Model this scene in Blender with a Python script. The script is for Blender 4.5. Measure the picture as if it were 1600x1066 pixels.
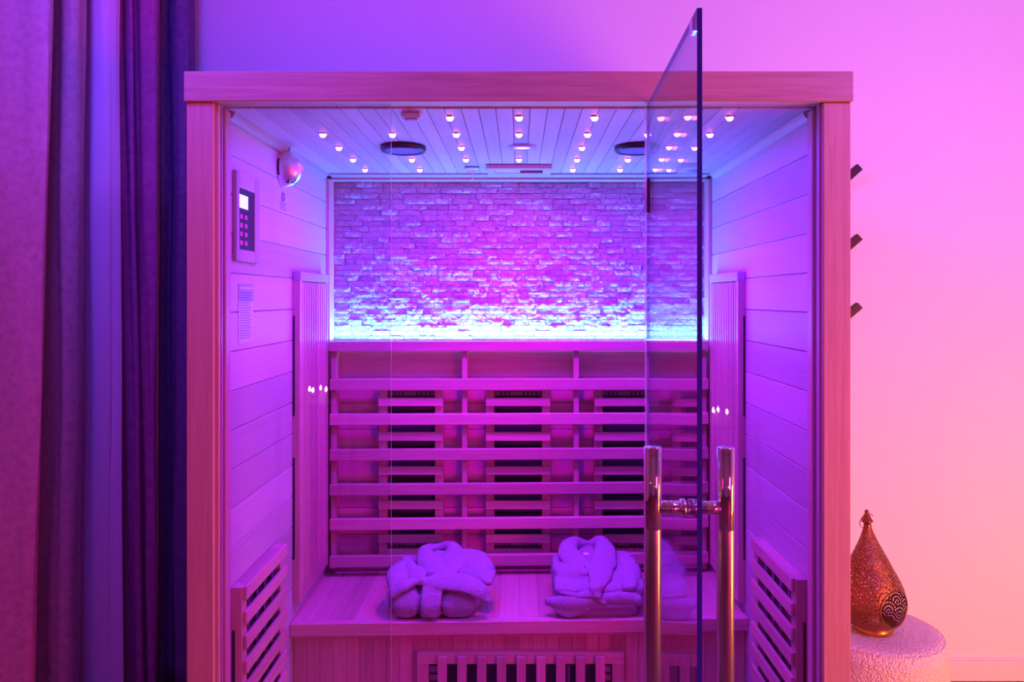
import bpy, bmesh, math, random
from mathutils import Vector, Matrix, noise
C = bpy.context.scene.collection
for o in list(bpy.data.objects): bpy.data.objects.remove(o)
random.seed(7)
PI = math.pi
F = 1162.0          # focal length in pixels of the 1600 px frame
H = 1.50            # camera height
VX, VY = 811.0, 466.0

# ------------------------------------------------------------------ camera
cd = bpy.data.cameras.new('camera'); cam = bpy.data.objects.new('camera', cd); C.objects.link(cam)
cd.sensor_width = 36; cd.lens = F/1600*36
cd.shift_x = -(VX-800)/1600; cd.shift_y = -(533-VY)/1600
cam.location = (0, 0, H); cam.rotation_euler = (PI/2, 0, 0)
cd.clip_start = .02
bpy.context.scene.camera = cam

# ------------------------------------------------------------------ world, lights, exposure
w = bpy.data.worlds.new('world'); bpy.context.scene.world = w; w.use_nodes = True
w.node_tree.nodes['Background'].inputs[0].default_value = (.25, .06, .5, 1)
w.node_tree.nodes['Background'].inputs[1].default_value = .03
vs = bpy.context.scene.view_settings
vs.view_transform = 'Standard'; vs.look = 'None'; vs.gamma = 1; vs.use_curve_mapping = False
vs.exposure = 0.0

def area(name, loc, target, size, power, col, size_y=None, spread=180):
    l = bpy.data.lights.new(name, 'AREA'); l.energy = power; l.color = col
    l.size = size
    if size_y: l.shape = 'RECTANGLE'; l.size_y = size_y
    l.spread = math.radians(spread)
    o = bpy.data.objects.new(name, l); C.objects.link(o); o.location = loc
    d = Vector(target)-Vector(loc); o.rotation_euler = d.to_track_quat('-Z', 'Y').to_euler()
    return o
# warm coloured lamp low on the right of the room
area('warm_floor_lamp_light', (2.35, 1.0, .35), (1.6, 2.9, .9), .35, 46, (1, .37, .05), 1.0)
area('warm_room_light', (2.35, -.9, .9), (-.7, 2.0, 1.1), .6, 50, (1, .02, .21), .6)
# violet light from overhead, plus pink and magenta fill added for wall and curtains
area('violet_room_light', (-.9, 1.3, 2.7), (-.2, 2.9, 1.9), .5, 32, (.10, .05, 1))
area('pink_room_fill', (1.6, .8, 2.7), (2.0, 2.9, 1.6), .5, 52, (.26, .105, 1))
area('magenta_curtain_fill', (-1.3, .4, 2.65), (-1.5, 2.2, 1.4), .5, 5, (1, 0, .95))
# LED strip behind the top rail of the backrest, shining up the stones
area('stone_strip_light', (0, 2.777, H-.155), (0, 2.781, H+1), 1.38, 25, (.03, .25, 1), .018)
# colour therapy lamp in the cabin ceiling, and added blue fill below the speakers
for sx_ in (-.345, .352): area('cabin_blue_fill', (sx_, 2.215, H+.430), (sx_, 2.215, 0), .12, 13, (.03, 0, 1), .12)
area('cabin_magenta_light', (.01, 2.235, H+.441), (.01, 2.245, 0), .06, 11.0, (1, 0, .55), .06)

# ------------------------------------------------------------------ materials
def newmat(name):
    m = bpy.data.materials.new(name); m.use_nodes = True
    nt = m.node_tree; return m, nt, nt.nodes, nt.links, nt.nodes['Principled BSDF']
def plain(name, col, rough=.5, metal=0, spec=.5, emit=None, es=0, bump=0, bscale=60, var=0):
    m, nt, N, L, p = newmat(name)
    p.inputs['Base Color'].default_value = (*col, 1)
    p.inputs['Roughness'].default_value = rough; p.inputs['Metallic'].default_value = metal
    p.inputs['Specular IOR Level'].default_value = spec
    if emit: p.inputs['Emission Color'].default_value = (*emit, 1); p.inputs['Emission Strength'].default_value = es
    if bump or var:
        tc = N.new('ShaderNodeTexCoord'); no = N.new('ShaderNodeTexNoise'); no.inputs['Scale'].default_value = bscale; no.inputs['Detail'].default_value = 5
        L.new(tc.outputs['Object'], no.inputs['Vector'])
        if bump:
            b = N.new('ShaderNodeBump'); b.inputs['Strength'].default_value = bump; b.inputs['Distance'].default_value = .004
            L.new(no.outputs['Fac'], b.inputs['Height']); L.new(b.outputs['Normal'], p.inputs['Normal'])
        if var:
            r = N.new('ShaderNodeMapRange'); r.inputs['From Min'].default_value = .3; r.inputs['From Max'].default_value = .7
            r.inputs['To Min'].default_value = 1-var; r.inputs['To Max'].default_value = 1+var
            mx = N.new('ShaderNodeVectorMath'); mx.operation = 'SCALE'; mx.inputs[0].default_value = col
            L.new(no.outputs['Fac'], r.inputs['Value']); L.new(r.outputs['Result'], mx.inputs['Scale']); L.new(mx.outputs['Vector'], p.inputs['Base Color'])
    return m
def wood(name, axis, c1=(.54, .27, .31), c2=(.67, .35, .41), rough=.42, grain=1.0):
    m, nt, N, L, p = newmat(name)
    tc = N.new('ShaderNodeTexCoord'); oi = N.new('ShaderNodeObjectInfo')
    cmb = N.new('ShaderNodeCombineXYZ')
    mul = N.new('ShaderNodeMath'); mul.operation = 'MULTIPLY'; mul.inputs[1].default_value = 37
    L.new(oi.outputs['Random'], mul.inputs[0])
    for i in range(3): L.new(mul.outputs[0], cmb.inputs[i])
    add = N.new('ShaderNodeVectorMath'); L.new(tc.outputs['Object'], add.inputs[0]); L.new(cmb.outputs[0], add.inputs[1])
    mp = N.new('ShaderNodeMapping'); s = [38, 38, 38]; s['xyz'.index(axis)] = 1.3; mp.inputs['Scale'].default_value = s
    L.new(add.outputs[0], mp.inputs['Vector'])
    n1 = N.new('ShaderNodeTexNoise'); n1.inputs['Scale'].default_value = 1.6; n1.inputs['Detail'].default_value = 6; n1.inputs['Roughness'].default_value = .6; n1.inputs['Distortion'].default_value = .8
    L.new(mp.outputs[0], n1.inputs['Vector'])
    mp2 = N.new('ShaderNodeMapping'); s = [330, 330, 330]; s['xyz'.index(axis)] = 12; mp2.inputs['Scale'].default_value = s
    L.new(add.outputs[0], mp2.inputs['Vector'])
    n2 = N.new('ShaderNodeTexNoise'); n2.inputs['Scale'].default_value = 1; n2.inputs['Detail'].default_value = 3
    L.new(mp2.outputs[0], n2.inputs['Vector'])
    mx = N.new('ShaderNodeMix'); mx.inputs['Factor'].default_value = .35
    L.new(n1.outputs['Fac'], mx.inputs['A']); L.new(n2.outputs['Fac'], mx.inputs['B'])
    cr = N.new('ShaderNodeValToRGB'); e = cr.color_ramp.elements
    e[0].position = .36; e[1].position = .60
    e[0].color = (*[a*grain+b*(1-grain) for a, b in zip(c1, c2)], 1); e[1].color = (*c2, 1)
    L.new(mx.outputs['Result'], cr.inputs['Fac'])
    mr = N.new('ShaderNodeMapRange'); mr.inputs['To Min'].default_value = .80; mr.inputs['To Max'].default_value = 1.1
    L.new(oi.outputs['Random'], mr.inputs['Value'])
    sc = N.new('ShaderNodeVectorMath'); sc.operation = 'SCALE'
    L.new(cr.outputs['Color'], sc.inputs[0]); L.new(mr.outputs['Result'], sc.inputs['Scale']); L.new(sc.outputs['Vector'], p.inputs['Base Color'])
    p.inputs['Roughness'].default_value = rough; p.inputs['Specular IOR Level'].default_value = .3
    b = N.new('ShaderNodeBump'); b.inputs['Strength'].default_value = .12; b.inputs['Distance'].default_value = .002
    L.new(mx.outputs['Result'], b.inputs['Height']); L.new(b.outputs['Normal'], p.inputs['Normal'])
    return m
WX, WY, WZ = wood('wood_x', 'x'), wood('wood_y', 'y'), wood('wood_z', 'z')
FX, FZ = wood('frame_wood_x', 'x', (.52, .30, .24), (.68, .42, .34)), wood('frame_wood_z', 'z', (.52, .30, .24), (.68, .42, .34), grain=.7)
PALEZ = wood('pale_wood_z', 'z', (.50, .37, .49), (.56, .41, .54), .5)
PALEY, PALEX = wood('pale_wood_y', 'y', (.50, .37, .49), (.56, .41, .54), .5), wood('pale_wood_x', 'x', (.50, .37, .49), (.56, .41, .54), .5)

def glass(name, tint, rgh=.0):
    m, nt, N, L, p = newmat(name); N.remove(p)
    out = N['Material Output']
    tr = N.new('ShaderNodeBsdfTransparent'); tr.inputs[0].default_value = (*tint, 1)
    gl = N.new('ShaderNodeBsdfGlossy'); gl.inputs['Roughness'].default_value = rgh
    fr = N.new('ShaderNodeFresnel'); ge = N.new('ShaderNodeNewGeometry')
    mr = N.new('ShaderNodeMapRange'); mr.inputs['To Min'].default_value = 1.5; mr.inputs['To Max'].default_value = 1/1.5
    L.new(ge.outputs['Backfacing'], mr.inputs['Value']); L.new(mr.outputs['Result'], fr.inputs['IOR'])
    mx = N.new('ShaderNodeMixShader'); L.new(fr.outputs[0], mx.inputs[0]); L.new(tr.outputs[0], mx.inputs[1]); L.new(gl.outputs[0], mx.inputs[2])
    L.new(mx.outputs[0], out.inputs[0]); return m
GLASS = glass('clear_glass', (.97, .97, .985))
DOORGLASS = glass('door_glass', (.93, .94, .985))
EDGE = plain('glass_edge', (.03, .05, .42), .5, 0, .25)
EDGE2 = plain('glass_edge_light', (.45, .35, .6), .2, 0, .8)
def seal_mat():
    m, nt, N, L, p = newmat('clear_seal')
    p.inputs['Base Color'].default_value = (.85, .85, .9, 1); p.inputs['Roughness'].default_value = .2; p.inputs['Alpha'].default_value = .35
    return m
SEAL = seal_mat()
CHROME = plain('polished_steel', (.82, .80, .82), .06, 1)
SATIN = plain('satin_chrome', (.85, .8, .88), .34, .9)
BRUSHED = plain('brushed_steel', (.70, .66, .68), .26, 1)
DARKMETAL = plain('dark_metal', (.05, .03, .06), .4, .6)
BLACK = plain('black_plastic', (.02, .015, .025), .4)
PEG = plain('black_lacquered_wood', (.015, .012, .012), .35)
HEAT = plain('heating_panel', (.03, .02, .04), .35)
TUBE = plain('heating_tube', (.10, .05, .10), .25)
REFL = plain('heater_reflector', (.35, .25, .35), .35, .5)
SPK = plain('speaker_grille', (.16, .04, .34), .5)
WHITEP = plain('white_plastic', (.85, .83, .85), .35)
CLEARP = plain('grey_clear_plastic', (.55, .62, .9), .15)
PAPER = plain('printed_paper', (.36, .33, .55), .5)
PAPER2 = plain('pale_paper', (.62, .58, .85), .5)
INK = plain('ink', (.12, .07, .25), .6)
LCD = plain('lcd_glow', (.6, .7, .9), .3, emit=(.72, .80, 1), es=1.1)
KEYGLOW = plain('key_glow', (.4, .02, .3), .3, emit=(.8, .02, .5), es=.5)
STAR = plain('star_glow', (1, .8, .8), .3, emit=(1, .16, .35), es=16)
STRIP = plain('led_strip_glow', (.8, .9, 1), .3, emit=(.75, .95, 1), es=3)
LAMPGLASS = plain('lamp_diffuser', (.9, .85, .95), .25, emit=(.75, .6, 1), es=1)
ROBE = plain('terry_cloth', (.38, .28, .46), .95, 0, .1, bump=1.0, bscale=240, var=.12)
VELVET = plain('mauve_velvet', (.52, .38, .40), .8, 0, .1, bump=.35, bscale=45, var=.13)
VELVET2 = plain('dark_velvet', (.42, .12, .29), .85, 0, .1, bump=.3, bscale=45, var=.15)
VELVET3 = plain('deep_velvet', (.18, .10, .22), .85, 0, .1, bump=.3, bscale=45, var=.15)
SHEER = plain('sheer_cloth', (.78, .62, .78), .7, 0, .1, bump=.15, bscale=300, var=.05)
WALL = plain('wall_paint', (.82, .79, .79), .8, 0, .2, bump=.06, bscale=90)
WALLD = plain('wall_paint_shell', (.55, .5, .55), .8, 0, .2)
TRIM = plain('white_gloss_trim', (.82, .76, .76), .4)
FLOOR = wood('floor_wood', 'x', (.14, .08, .05), (.24, .14, .09), .4)
BRASS = plain('brass_base', (.60, .30, .08), .3, .8)
WIRE = plain('copper_wire', (.30, .12, .07), .35, .9)
CANDLE = plain('candle_wax', (.8, .7, .5), .5)
FLAME = plain('flame_glow', (1, .6, .2), .5, emit=(1, .50, .16), es=70)
TABLE = plain('dark_table', (.05, .03, .03), .5)

def bouclemat():
    m, nt, N, L, p = newmat('boucle')
    p.inputs['Base Color'].default_value = (.80, .70, .66, 1); p.inputs['Roughness'].default_value = .95; p.inputs['Specular IOR Level'].default_value = .1
    tc = N.new('ShaderNodeTexCoord'); v = N.new('ShaderNodeTexVoronoi'); v.inputs['Scale'].default_value = 150
    n = N.new('ShaderNodeTexNoise'); n.inputs['Scale'].default_value = 60
    L.new(tc.outputs['Object'], v.inputs['Vector']); L.new(tc.outputs['Object'], n.inputs['Vector'])
    a = N.new('ShaderNodeMath'); a.operation = 'SUBTRACT'; L.new(n.outputs['Fac'], a.inputs[0]); L.new(v.outputs['Distance'], a.inputs[1])
    b = N.new('ShaderNodeBump'); b.inputs['Strength'].default_value = .9; b.inputs['Distance'].default_value = .006
    L.new(a.outputs[0], b.inputs['Height']); L.new(b.outputs['Normal'], p.inputs['Normal']); return m
BOUCLE = bouclemat()
def stonemat():
    m, nt, N, L, p = newmat('split_stone')
    tc = N.new('ShaderNodeTexCoord'); oi = N.new('ShaderNodeObjectInfo'); 
    mu = N.new('ShaderNodeVectorMath'); mu.operation = 'ADD'
    cmb = N.new('ShaderNodeCombineXYZ'); q = N.new('ShaderNodeMath'); q.operation = 'MULTIPLY'; q.inputs[1].default_value = 23
    L.new(oi.outputs['Random'], q.inputs[0]); L.new(q.outputs[0], cmb.inputs[0]); L.new(q.outputs[0], cmb.inputs[2])
    L.new(tc.outputs['Object'], mu.inputs[0]); L.new(cmb.outputs[0], mu.inputs[1])
    n = N.new('ShaderNodeTexNoise'); n.inputs['Scale'].default_value = 150; n.inputs['Detail'].default_value = 4; n.inputs['Roughness'].default_value = .55; n.inputs['Distortion'].default_value = .6
    L.new(mu.outputs[0], n.inputs['Vector'])
    b = N.new('ShaderNodeBump'); b.inputs['Strength'].default_value = 1; b.inputs['Distance'].default_value = .014
    L.new(n.outputs['Fac'], b.inputs['Height']); L.new(b.outputs['Normal'], p.inputs['Normal'])
    cr = N.new('ShaderNodeMapRange'); cr.inputs['To Min'].default_value = .75; cr.inputs['To Max'].default_value = 1.05
    L.new(oi.outputs['Random'], cr.inputs['Value'])
    sc = N.new('ShaderNodeVectorMath'); sc.operation = 'SCALE'; sc.inputs[0].default_value = (.72, .54, .74)
    L.new(cr.outputs['Result'], sc.inputs['Scale']); L.new(sc.outputs['Vector'], p.inputs['Base Color'])
    p.inputs['Roughness'].default_value = .75; return m
STONE = stonemat()

# ------------------------------------------------------------------ helpers
def link(name, me, mats, parent=None, loc=(0, 0, 0)):
    o = bpy.data.objects.new(name, me); C.objects.link(o)
    if me and not me.materials:
        for m in (mats if isinstance(mats, (list, tuple)) else [mats]): me.materials.append(m)
    if parent is not None:
        o.parent = parent; base = Vector((0, 0, 0)); q = parent
        while q is not None: base += Vector(q.location); q = q.parent
        o.location = Vector(loc)-base
    else: o.location = loc
    return o
def tag(o, label=None, cat=None, group=None, kind=None):
    if label: o['label'] = label
    if cat: o['category'] = cat
    if group: o['group'] = group
    if kind: o['kind'] = kind
    return o
def thing(name, loc, label, cat, group=None):
    o = bpy.data.objects.new(name, None); C.objects.link(o); o.location = loc; o.empty_display_size = .05
    return tag(o, label, cat, group)
_cache = {}
def boxmesh(dx, dy, dz, mats, bev):
    k = (round(dx, 4), round(dy, 4), round(dz, 4), mats.name, round(bev, 4))
    if k in _cache: return _cache[k]
    bm = bmesh.new(); bmesh.ops.create_cube(bm, size=1)
    bmesh.ops.scale(bm, vec=(dx, dy, dz), verts=bm.verts)
    if bev: bmesh.ops.bevel(bm, geom=bm.edges[:], offset=bev, segments=1, affect='EDGES')
    me = bpy.data.meshes.new('box'); bm.to_mesh(me); bm.free(); me.materials.append(mats); _cache[k] = me
    return me
def box(name, x0, x1, y0, y1, z0, z1, mat, parent=None, bev=.0015):
    """z is measured from the camera's height"""
    me = boxmesh(abs(x1-x0), abs(y1-y0), abs(z1-z0), mat, min(bev, abs(x1-x0)*.3, abs(y1-y0)*.3, abs(z1-z0)*.3))
    return link(name, me, mat, parent, ((x0+x1)/2, (y0+y1)/2, H+(z0+z1)/2))
def bmobj(name, bm, mat, parent=None, loc=(0, 0, 0), smooth=False):
    bmesh.ops.recalc_face_normals(bm, faces=bm.faces)
    me = bpy.data.meshes.new(name); bm.to_mesh(me); bm.free()
    if smooth:
        for p in me.polygons: p.use_smooth = True
    return link(name, me, mat, parent, loc)
def lathe(prof, seg=32, cap=True):
    bm = bmesh.new(); rings = []
    for r, z in prof:
        if r < 1e-5: rings.append([bm.verts.new((0, 0, z))])
        else: rings.append([bm.verts.new((r*math.cos(2*PI*i/seg), r*math.sin(2*PI*i/seg), z)) for i in range(seg)])
    for a, b in zip(rings, rings[1:]):
        for i in range(seg):
            j = (i+1) % seg
            if len(a) == 1 and len(b) == 1: continue
            if len(a) == 1: bm.faces.new((a[0], b[i], b[j]))
            elif len(b) == 1: bm.faces.new((a[i], a[j], b[0]))
            else: bm.faces.new((a[i], a[j], b[j], b[i]))
    if cap:
        for r in (rings[0], rings[-1]):
            if len(r) > 1: bm.faces.new(r)
    return bm
def sweep(bm, pts, rad, nrm=None, seg=12):
    """tube of elliptical section through pts; rad = [(a,b)...] side and normal half-sizes"""
    pts = [Vector(p) for p in pts]; rings = []
    n = len(pts)
    for i, p in enumerate(pts):
        t = (pts[min(i+1, n-1)]-pts[max(i-1, 0)]).normalized()
        up = Vector(nrm) if nrm else (Vector((0, 0, 1)) if abs(t.z) < .9 else Vector((0, 1, 0)))
        s = t.cross(up).normalized(); u = s.cross(t).normalized()
        a, b = rad[i] if isinstance(rad, list) else rad
        rings.append([bm.verts.new(p+s*a*math.cos(2*PI*k/seg)+u*b*math.sin(2*PI*k/seg)) for k in range(seg)])
    for a, b in zip(rings, rings[1:]):
        for i in range(seg): bm.faces.new((a[i], a[(i+1) % seg], b[(i+1) % seg], b[i]))
    bm.faces.new(rings[0]); bm.faces.new(rings[-1][::-1])
def spline(pts, n=6):
    pts = [Vector(p) for p in pts]; P = [2*pts[0]-pts[1]]+pts+[2*pts[-1]-pts[-2]]; out = []
    for i in range(1, len(P)-2):
        for k in range(n):
            t = k/n; a, b, c, d = P[i-1], P[i], P[i+1], P[i+2]
            out.append(.5*((2*b)+(c-a)*t+(2*a-5*b+4*c-d)*t*t+(3*b-a-3*c+d)*t**3))
    out.append(pts[-1]); return out
def lerp_rad(rad, n, m):
    out = []
    for i in range(m):
        f = i/(m-1)*(n-1); k = min(int(f), n-2); t = f-k
        out.append(tuple(rad[k][j]*(1-t)+rad[k+1][j]*t for j in (0, 1)))
    return out
def zr(py, d): return (VY-py)*d/F
def xr(px, d): return (px-VX)*d/F
def struct(o): o['kind'] = 'structure'; return o

# ------------------------------------------------------------------ the room
WB = 2.925
struct(box('wall_back', -2.4, 2.6, WB, WB+.1, -H, 1.3, WALL, bev=0))
struct(box('wall_left', -2.5, -2.4, -2.0, WB+.1, -H, 1.3, WALLD, bev=0))
struct(box('wall_right', 2.6, 2.7, -2.0, WB+.1, -H, 1.3, WALLD, bev=0))
struct(box('wall_front', -2.5, 2.7, -2.1, -2.0, -H, 1.3, WALLD, bev=0))
struct(box('ceiling', -2.5, 2.7, -2.1, WB+.1, 1.3, 1.4, WALLD, bev=0))
fl = thing('floor', (0, .4, 0), None, None); del_keys = None
fl['kind'] = 'structure'
k = 0; x = -2.5
rows = [(-2.1+.14*i) for i in range(37)]
for i, y0 in enumerate(rows):
    y1 = min(y0+.14, WB+.1)
    if y1 <= y0+.01: continue
    xs = [-2.5, -2.5+.6+(i*.47) % 1.1]
    while xs[-1] < 2.7-.2: xs.append(min(xs[-1]+1.4, 2.7))
    for a, b in zip(xs, xs[1:]): box('floor_board', a+.001, b-.001, y0+.001, y1-.001, -H-.02, -H, FLOOR, fl, .002)
bb = struct(box('baseboard_back', -2.4, 2.6, WB-.016, WB, -H, -H+.078, TRIM, bev=.002))
struct(box('trim_1', -2.4, 2.6, WB-.010, WB, -H+.078, -H+.086, TRIM, bev=.003))

# ------------------------------------------------------------------ sauna cabin
cab = thing('sauna_cabin', (0, 2.25, 0), 'large infrared sauna cabin of pale wood with open glass front', 'sauna')
FR, IN, OUT, BK = 1.73, .71, .772, 2.86
CZ = .452
box('header_beam', -.777, .775, 1.722, 1.775, .4565, .526, FX, cab, .002)
box('post', -.774, -.711, FR, 1.78, -1.45, .456, FZ, cab, .002)
box('post', .708, .772, FR, 1.78, -1.45, .456, FZ, cab, .002)
for s in (-1, 1):   # inner rebate strips
    box('rebate_strip', s*.703, s*.711, 1.742, 1.752, -1.45, .455, WZ, cab, .001)
    box('side_panel', s*.73, s*OUT, 1.78, BK, -1.46, .50, WY, cab, .002)
    box('corner_strip', s*.697, s*.71, 1.768, 1.80, -1.44, .45, WZ, cab, .002)
box('back_panel', -.73, .73, 2.845, BK, -1.46, .50, WX, cab, .002)
box('roof_panel', -.77, .77, 1.78, BK, .50, .515, WX, cab, .002)
box('sill_beam', -.772, .772, FR, 1.78, -1.5, -1.45, FX, cab, .002)
box('cabin_floor', -.73, .73, 1.78, BK, -1.5, -1.46, WX, cab, .002)
# ceiling planks, front to back
pw = .0414; n = 35; x0 = -.5*n*pw+.006
for i in range(n):
    a = x0+i*pw; b = a+pw
    a, b = max(a, -.715), min(b, .715)
    if b-a < .005: continue
    box('ceiling_plank', a+.0005, b-.0005, 1.775, 2.845, CZ, CZ+.012, PALEY, cab, .0014)
box('roof_batten', -.71, .71, 1.9, 1.94, CZ+.0125, CZ+.03, WX, cab, .001)
# side wall boards
for s in (-1, 1):
    z = .062+.0975*4+.002
    zt = [.062+.0975*k for k in range(4, -17, -1)]
    for z1, z0 in zip(zt, zt[1:]):
        z1c = min(z1, CZ)
        if z0 > CZ: continue
        box('wall_board', s*IN, s*.729, 1.78, 2.845, max(z0, -1.46)+.0006, z1c-.0006, PALEY, cab, .0022)
# quarter round moulding between ceiling and side walls
for s in (-1, 1):
    bm = bmesh.new(); R = .022; ring0, ring1 = [], []
    pr = [(0, 0)]+[(R*math.cos(a), R*math.sin(a)) for a in [i*PI/2/6 for i in range(7)]]
    for yy, ring in ((-.44, ring0), (.44, ring1)):
        for u, v in pr: ring.append(bm.verts.new((-s*u, yy, -v)))
    for i in range(len(pr)): j = (i+1) % len(pr); bm.faces.new((ring0[i], ring0[j], ring1[j], ring1[i]))
    bm.faces.new(ring0); bm.faces.new(ring1)
    bmobj('corner_moulding', bm, PALEY, cab, (s*IN, 2.24, H+CZ))
# fixed glass panes
def pane(name, dx, dy, dz, loc, m1, m2, parent, edge_axis=0):
    me = bpy.data.meshes.new(name); bm = bmesh.new(); bmesh.ops.create_cube(bm, size=1)
    bmesh.ops.scale(bm, vec=(dx, dy, dz), verts=bm.verts); bm.normal_update()
    thin = min(range(3), key=lambda i: (dx, dy, dz)[i])
    for f in bm.faces: f.material_index = 0 if abs(f.normal[thin]) > .5 else 1
    bm.to_mesh(me); bm.free(); me.materials.append(m1); me.materials.append(m2)
    return link(name, me, None, parent, loc)
gy = 1.758
pane('glass_pane', .400, .006, 1.90, (-.302-.2, gy, H+.456-.95), GLASS, EDGE2, cab)
pane('glass_pane', .395, .006, 1.90, (.309+.1975, gy, H+.456-.95), GLASS, EDGE2, cab)
tag(box('edge_seal', .298, .3085, gy-.006, gy+.006, -1.44, .450, SEAL, cab, .001), 'clear plastic seal strip')
# catch under header
ct = box('door_catch', -.286, -.238, 1.80, 1.83, .438, .4515, CLEARP, cab, .003)
box('catch_plate', -.278, -.246, 1.804, 1.826, .432, .4375, CLEARP, ct, .002)

# door, hinged on the right pane, standing open
PX, PY = .3030, 1.742
door = pane('door', .008, .585, 1.865, (0, 0, 0), DOORGLASS, EDGE, cab)
ang = math.radians(-2.15)
R = Matrix.Rotation(ang, 3, 'Z')
c = Vector((PX, PY, 0))+R@Vector((0, -.2925, 0))
door.location = (c.x-cab.location.x, c.y-cab.location.y, H+.452-.9325)
door.rotation_euler = (0, 0, ang)
tag(door, 'frameless glass door standing open towards the viewer')
dz = H+.452-.9325
def dpart(name, bm, mat, loc, rot=(0, 0, 0), smooth=True):   # loc in the door's own space
    bmesh.ops.recalc_face_normals(bm, faces=bm.faces)
    me = bpy.data.meshes.new(name); bm.to_mesh(me); bm.free(); me.materials.append(mat)
    for p in me.polygons: p.use_smooth = smooth and len(p.vertices) < 8
    o = bpy.data.objects.new(name, me); C.objects.link(o); o.parent = door; o.location = loc; o.rotation_euler = rot
    return o
hy = -.2925+.088
zt = H-.2485-dz     # top of the pulls
for s in (-1, 1):
    r = .0148
    prof = [(0, 0), (r-.0015, 0), (r, -.0015), (r, -.137), (r*.97, -.1375)]
    dpart('pull_bar', lathe(prof, 40, False), CHROME, (s*.0605, hy, zt))
    lo = dpart('pull_grip', lathe([(r*.965, -.1375), (r*.965, -1.0), (0, -1.0)], 40, False), BRUSHED, (s*.0605, hy, zt))
    lo['label'] = 'brushed steel lower length of the pull'
zc = zt-.1025
for s in (-1, 1):
    dpart('pull_standoff', lathe([(.0115, -.028), (.0115, .028)], 28), CHROME, (s*.034, hy, zc), (0, PI/2, 0))
    dpart('standoff_ring', lathe([(.0125, -.0055), (.0150, -.003), (.0150, .003), (.0125, .0055)], 28), CHROME, (s*.0105, hy, zc), (0, PI/2, 0))
bm = bmesh.new(); bmesh.ops.create_cube(bm, size=1); bmesh.ops.scale(bm, vec=(.016, .034, .08), verts=bm.verts); bmesh.ops.bevel(bm, geom=bm.edges[:], offset=.002, segments=1, affect='EDGES')
dpart('hinge', bm, DARKMETAL, (0, .2925-.018, H+.236-dz), smooth=False)
bm = bmesh.new(); bmesh.ops.create_cube(bm, size=1); bmesh.ops.scale(bm, vec=(.010, .03, .022), verts=bm.verts); bmesh.ops.bevel(bm, geom=bm.edges[:], offset=.002, segments=1, affect='EDGES')
dpart('catch_plate', bm, CHROME, (0, -.2925+.045, .9325-.013), smooth=False)

# ------------------------------------------------------------------ stone wall
stone = thing('stone_panel', (0, 2.82, H-.19), 'split stone panel glowing cyan along its lower edge above backrest', 'stone wall')
box('backing_board', -.709, .709, 2.815, 2.843, -.19, .4455, WX, stone, .001)
z0, z1 = -.185, .436; rowh = .0208; nrow = int(round((z1-z0)/rowh)); rowh = (z1-z0)/nrow
bricks = []
rr = random.Random(3)
for r in range(nrow):
    zc_ = z0+(r+.5)*rowh; x = -.697
    while x < .699-.001:
        L_ = rr.choice((.040, .052, .052, .064, .064, .080))
        if x+L_ > .699-.03: L_ = .699-x
        bricks.append((x, x+L_, zc_)); x += L_
def brick_geo(bm, cx, cz, L_, seed, cy=0, nx=5, nz=2):
    h = rowh-.0014; L_ = L_-.0016
    off = rr.choice((.0, .001, .003, .005, .008, .011))
    g = []
    for j in range(nz+1):
        row = []
        for i in range(nx+1):
            u, v = i/nx-.5, j/nz-.5
            nn = noise.noise(Vector((u*L_*70+seed*3.1, v*h*90+seed, seed*.7)))
            y = -off-.0035-.0065*max(-.7, nn)
            if i in (0, nx) or j in (0, nz): y += .0016
            row.append(bm.verts.new((cx+u*L_, cy+y, cz+v*h)))
        g.append(row)
    for j in range(nz):
        for i in range(nx):
            a, b, c_, d = g[j][i], g[j][i+1], g[j+1][i+1], g[j+1][i]
            if (i+j+seed) % 2: bm.faces.new((a, b, c_)); bm.faces.new((a, c_, d))
            else: bm.faces.new((a, b, d)); bm.faces.new((b, c_, d))
    cor = [(-.5, -.5), (.5, -.5), (.5, .5), (-.5, .5)]
    bk = [bm.verts.new((cx+u*L_, cy+.004, cz+v*h)) for u, v in cor]
    rim = [g[0], [row[-1] for row in g], g[-1][::-1], [row[0] for row in g][::-1]]
    for k in range(4): bm.faces.new([bk[(k+1) % 4], bk[k]]+rim[k])
variants = {}
for q, (a, b, zc_) in enumerate(sorted(bricks, key=lambda t: -(t[1]-t[0]))[:300]):
    L_ = round(b-a, 3)
    key = (L_, q % 14)
    if key not in variants:
        bm = bmesh.new(); brick_geo(bm, 0, 0, L_, len(variants)+1)
        bmesh.ops.recalc_face_normals(bm, faces=bm.faces); me = bpy.data.meshes.new('brick'); bm.to_mesh(me); bm.free(); me.materials.append(STONE); variants[key] = me
    link('brick', variants[key], None, stone, ((a+b)/2, 2.811, H+zc_))
bm = bmesh.new()
for q, (a, b, zc_) in enumerate(sorted(bricks, key=lambda t: -(t[1]-t[0]))[300:]):
    brick_geo(bm, (a+b)/2, zc_, b-a, q+60, 0, 4, 2)
tag(bmobj('small_bricks', bm, STONE, stone, (0, 2.811, H)), kind='stuff')
# timber surround of the stones
for s in (-1, 1): box('side_trim', s*.697, s*.7095, 2.737, 2.811, -.1925, .4395, WZ, stone, .001)
box('top_trim', -.688, .688, 2.690, 2.745, .4455, .4515, PALEX, stone, .001)
box('lower_lip', -.6965, .6965, 2.752, 2.809, .4375, .4515, WX, stone, .001)
led = box('led_strip', -.69, .69, 2.757, 2.772, -.172, -.164, STRIP, bev=.001)
tag(led, 'thin white LED strip glowing behind the top backrest rail', 'led strip')

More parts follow.
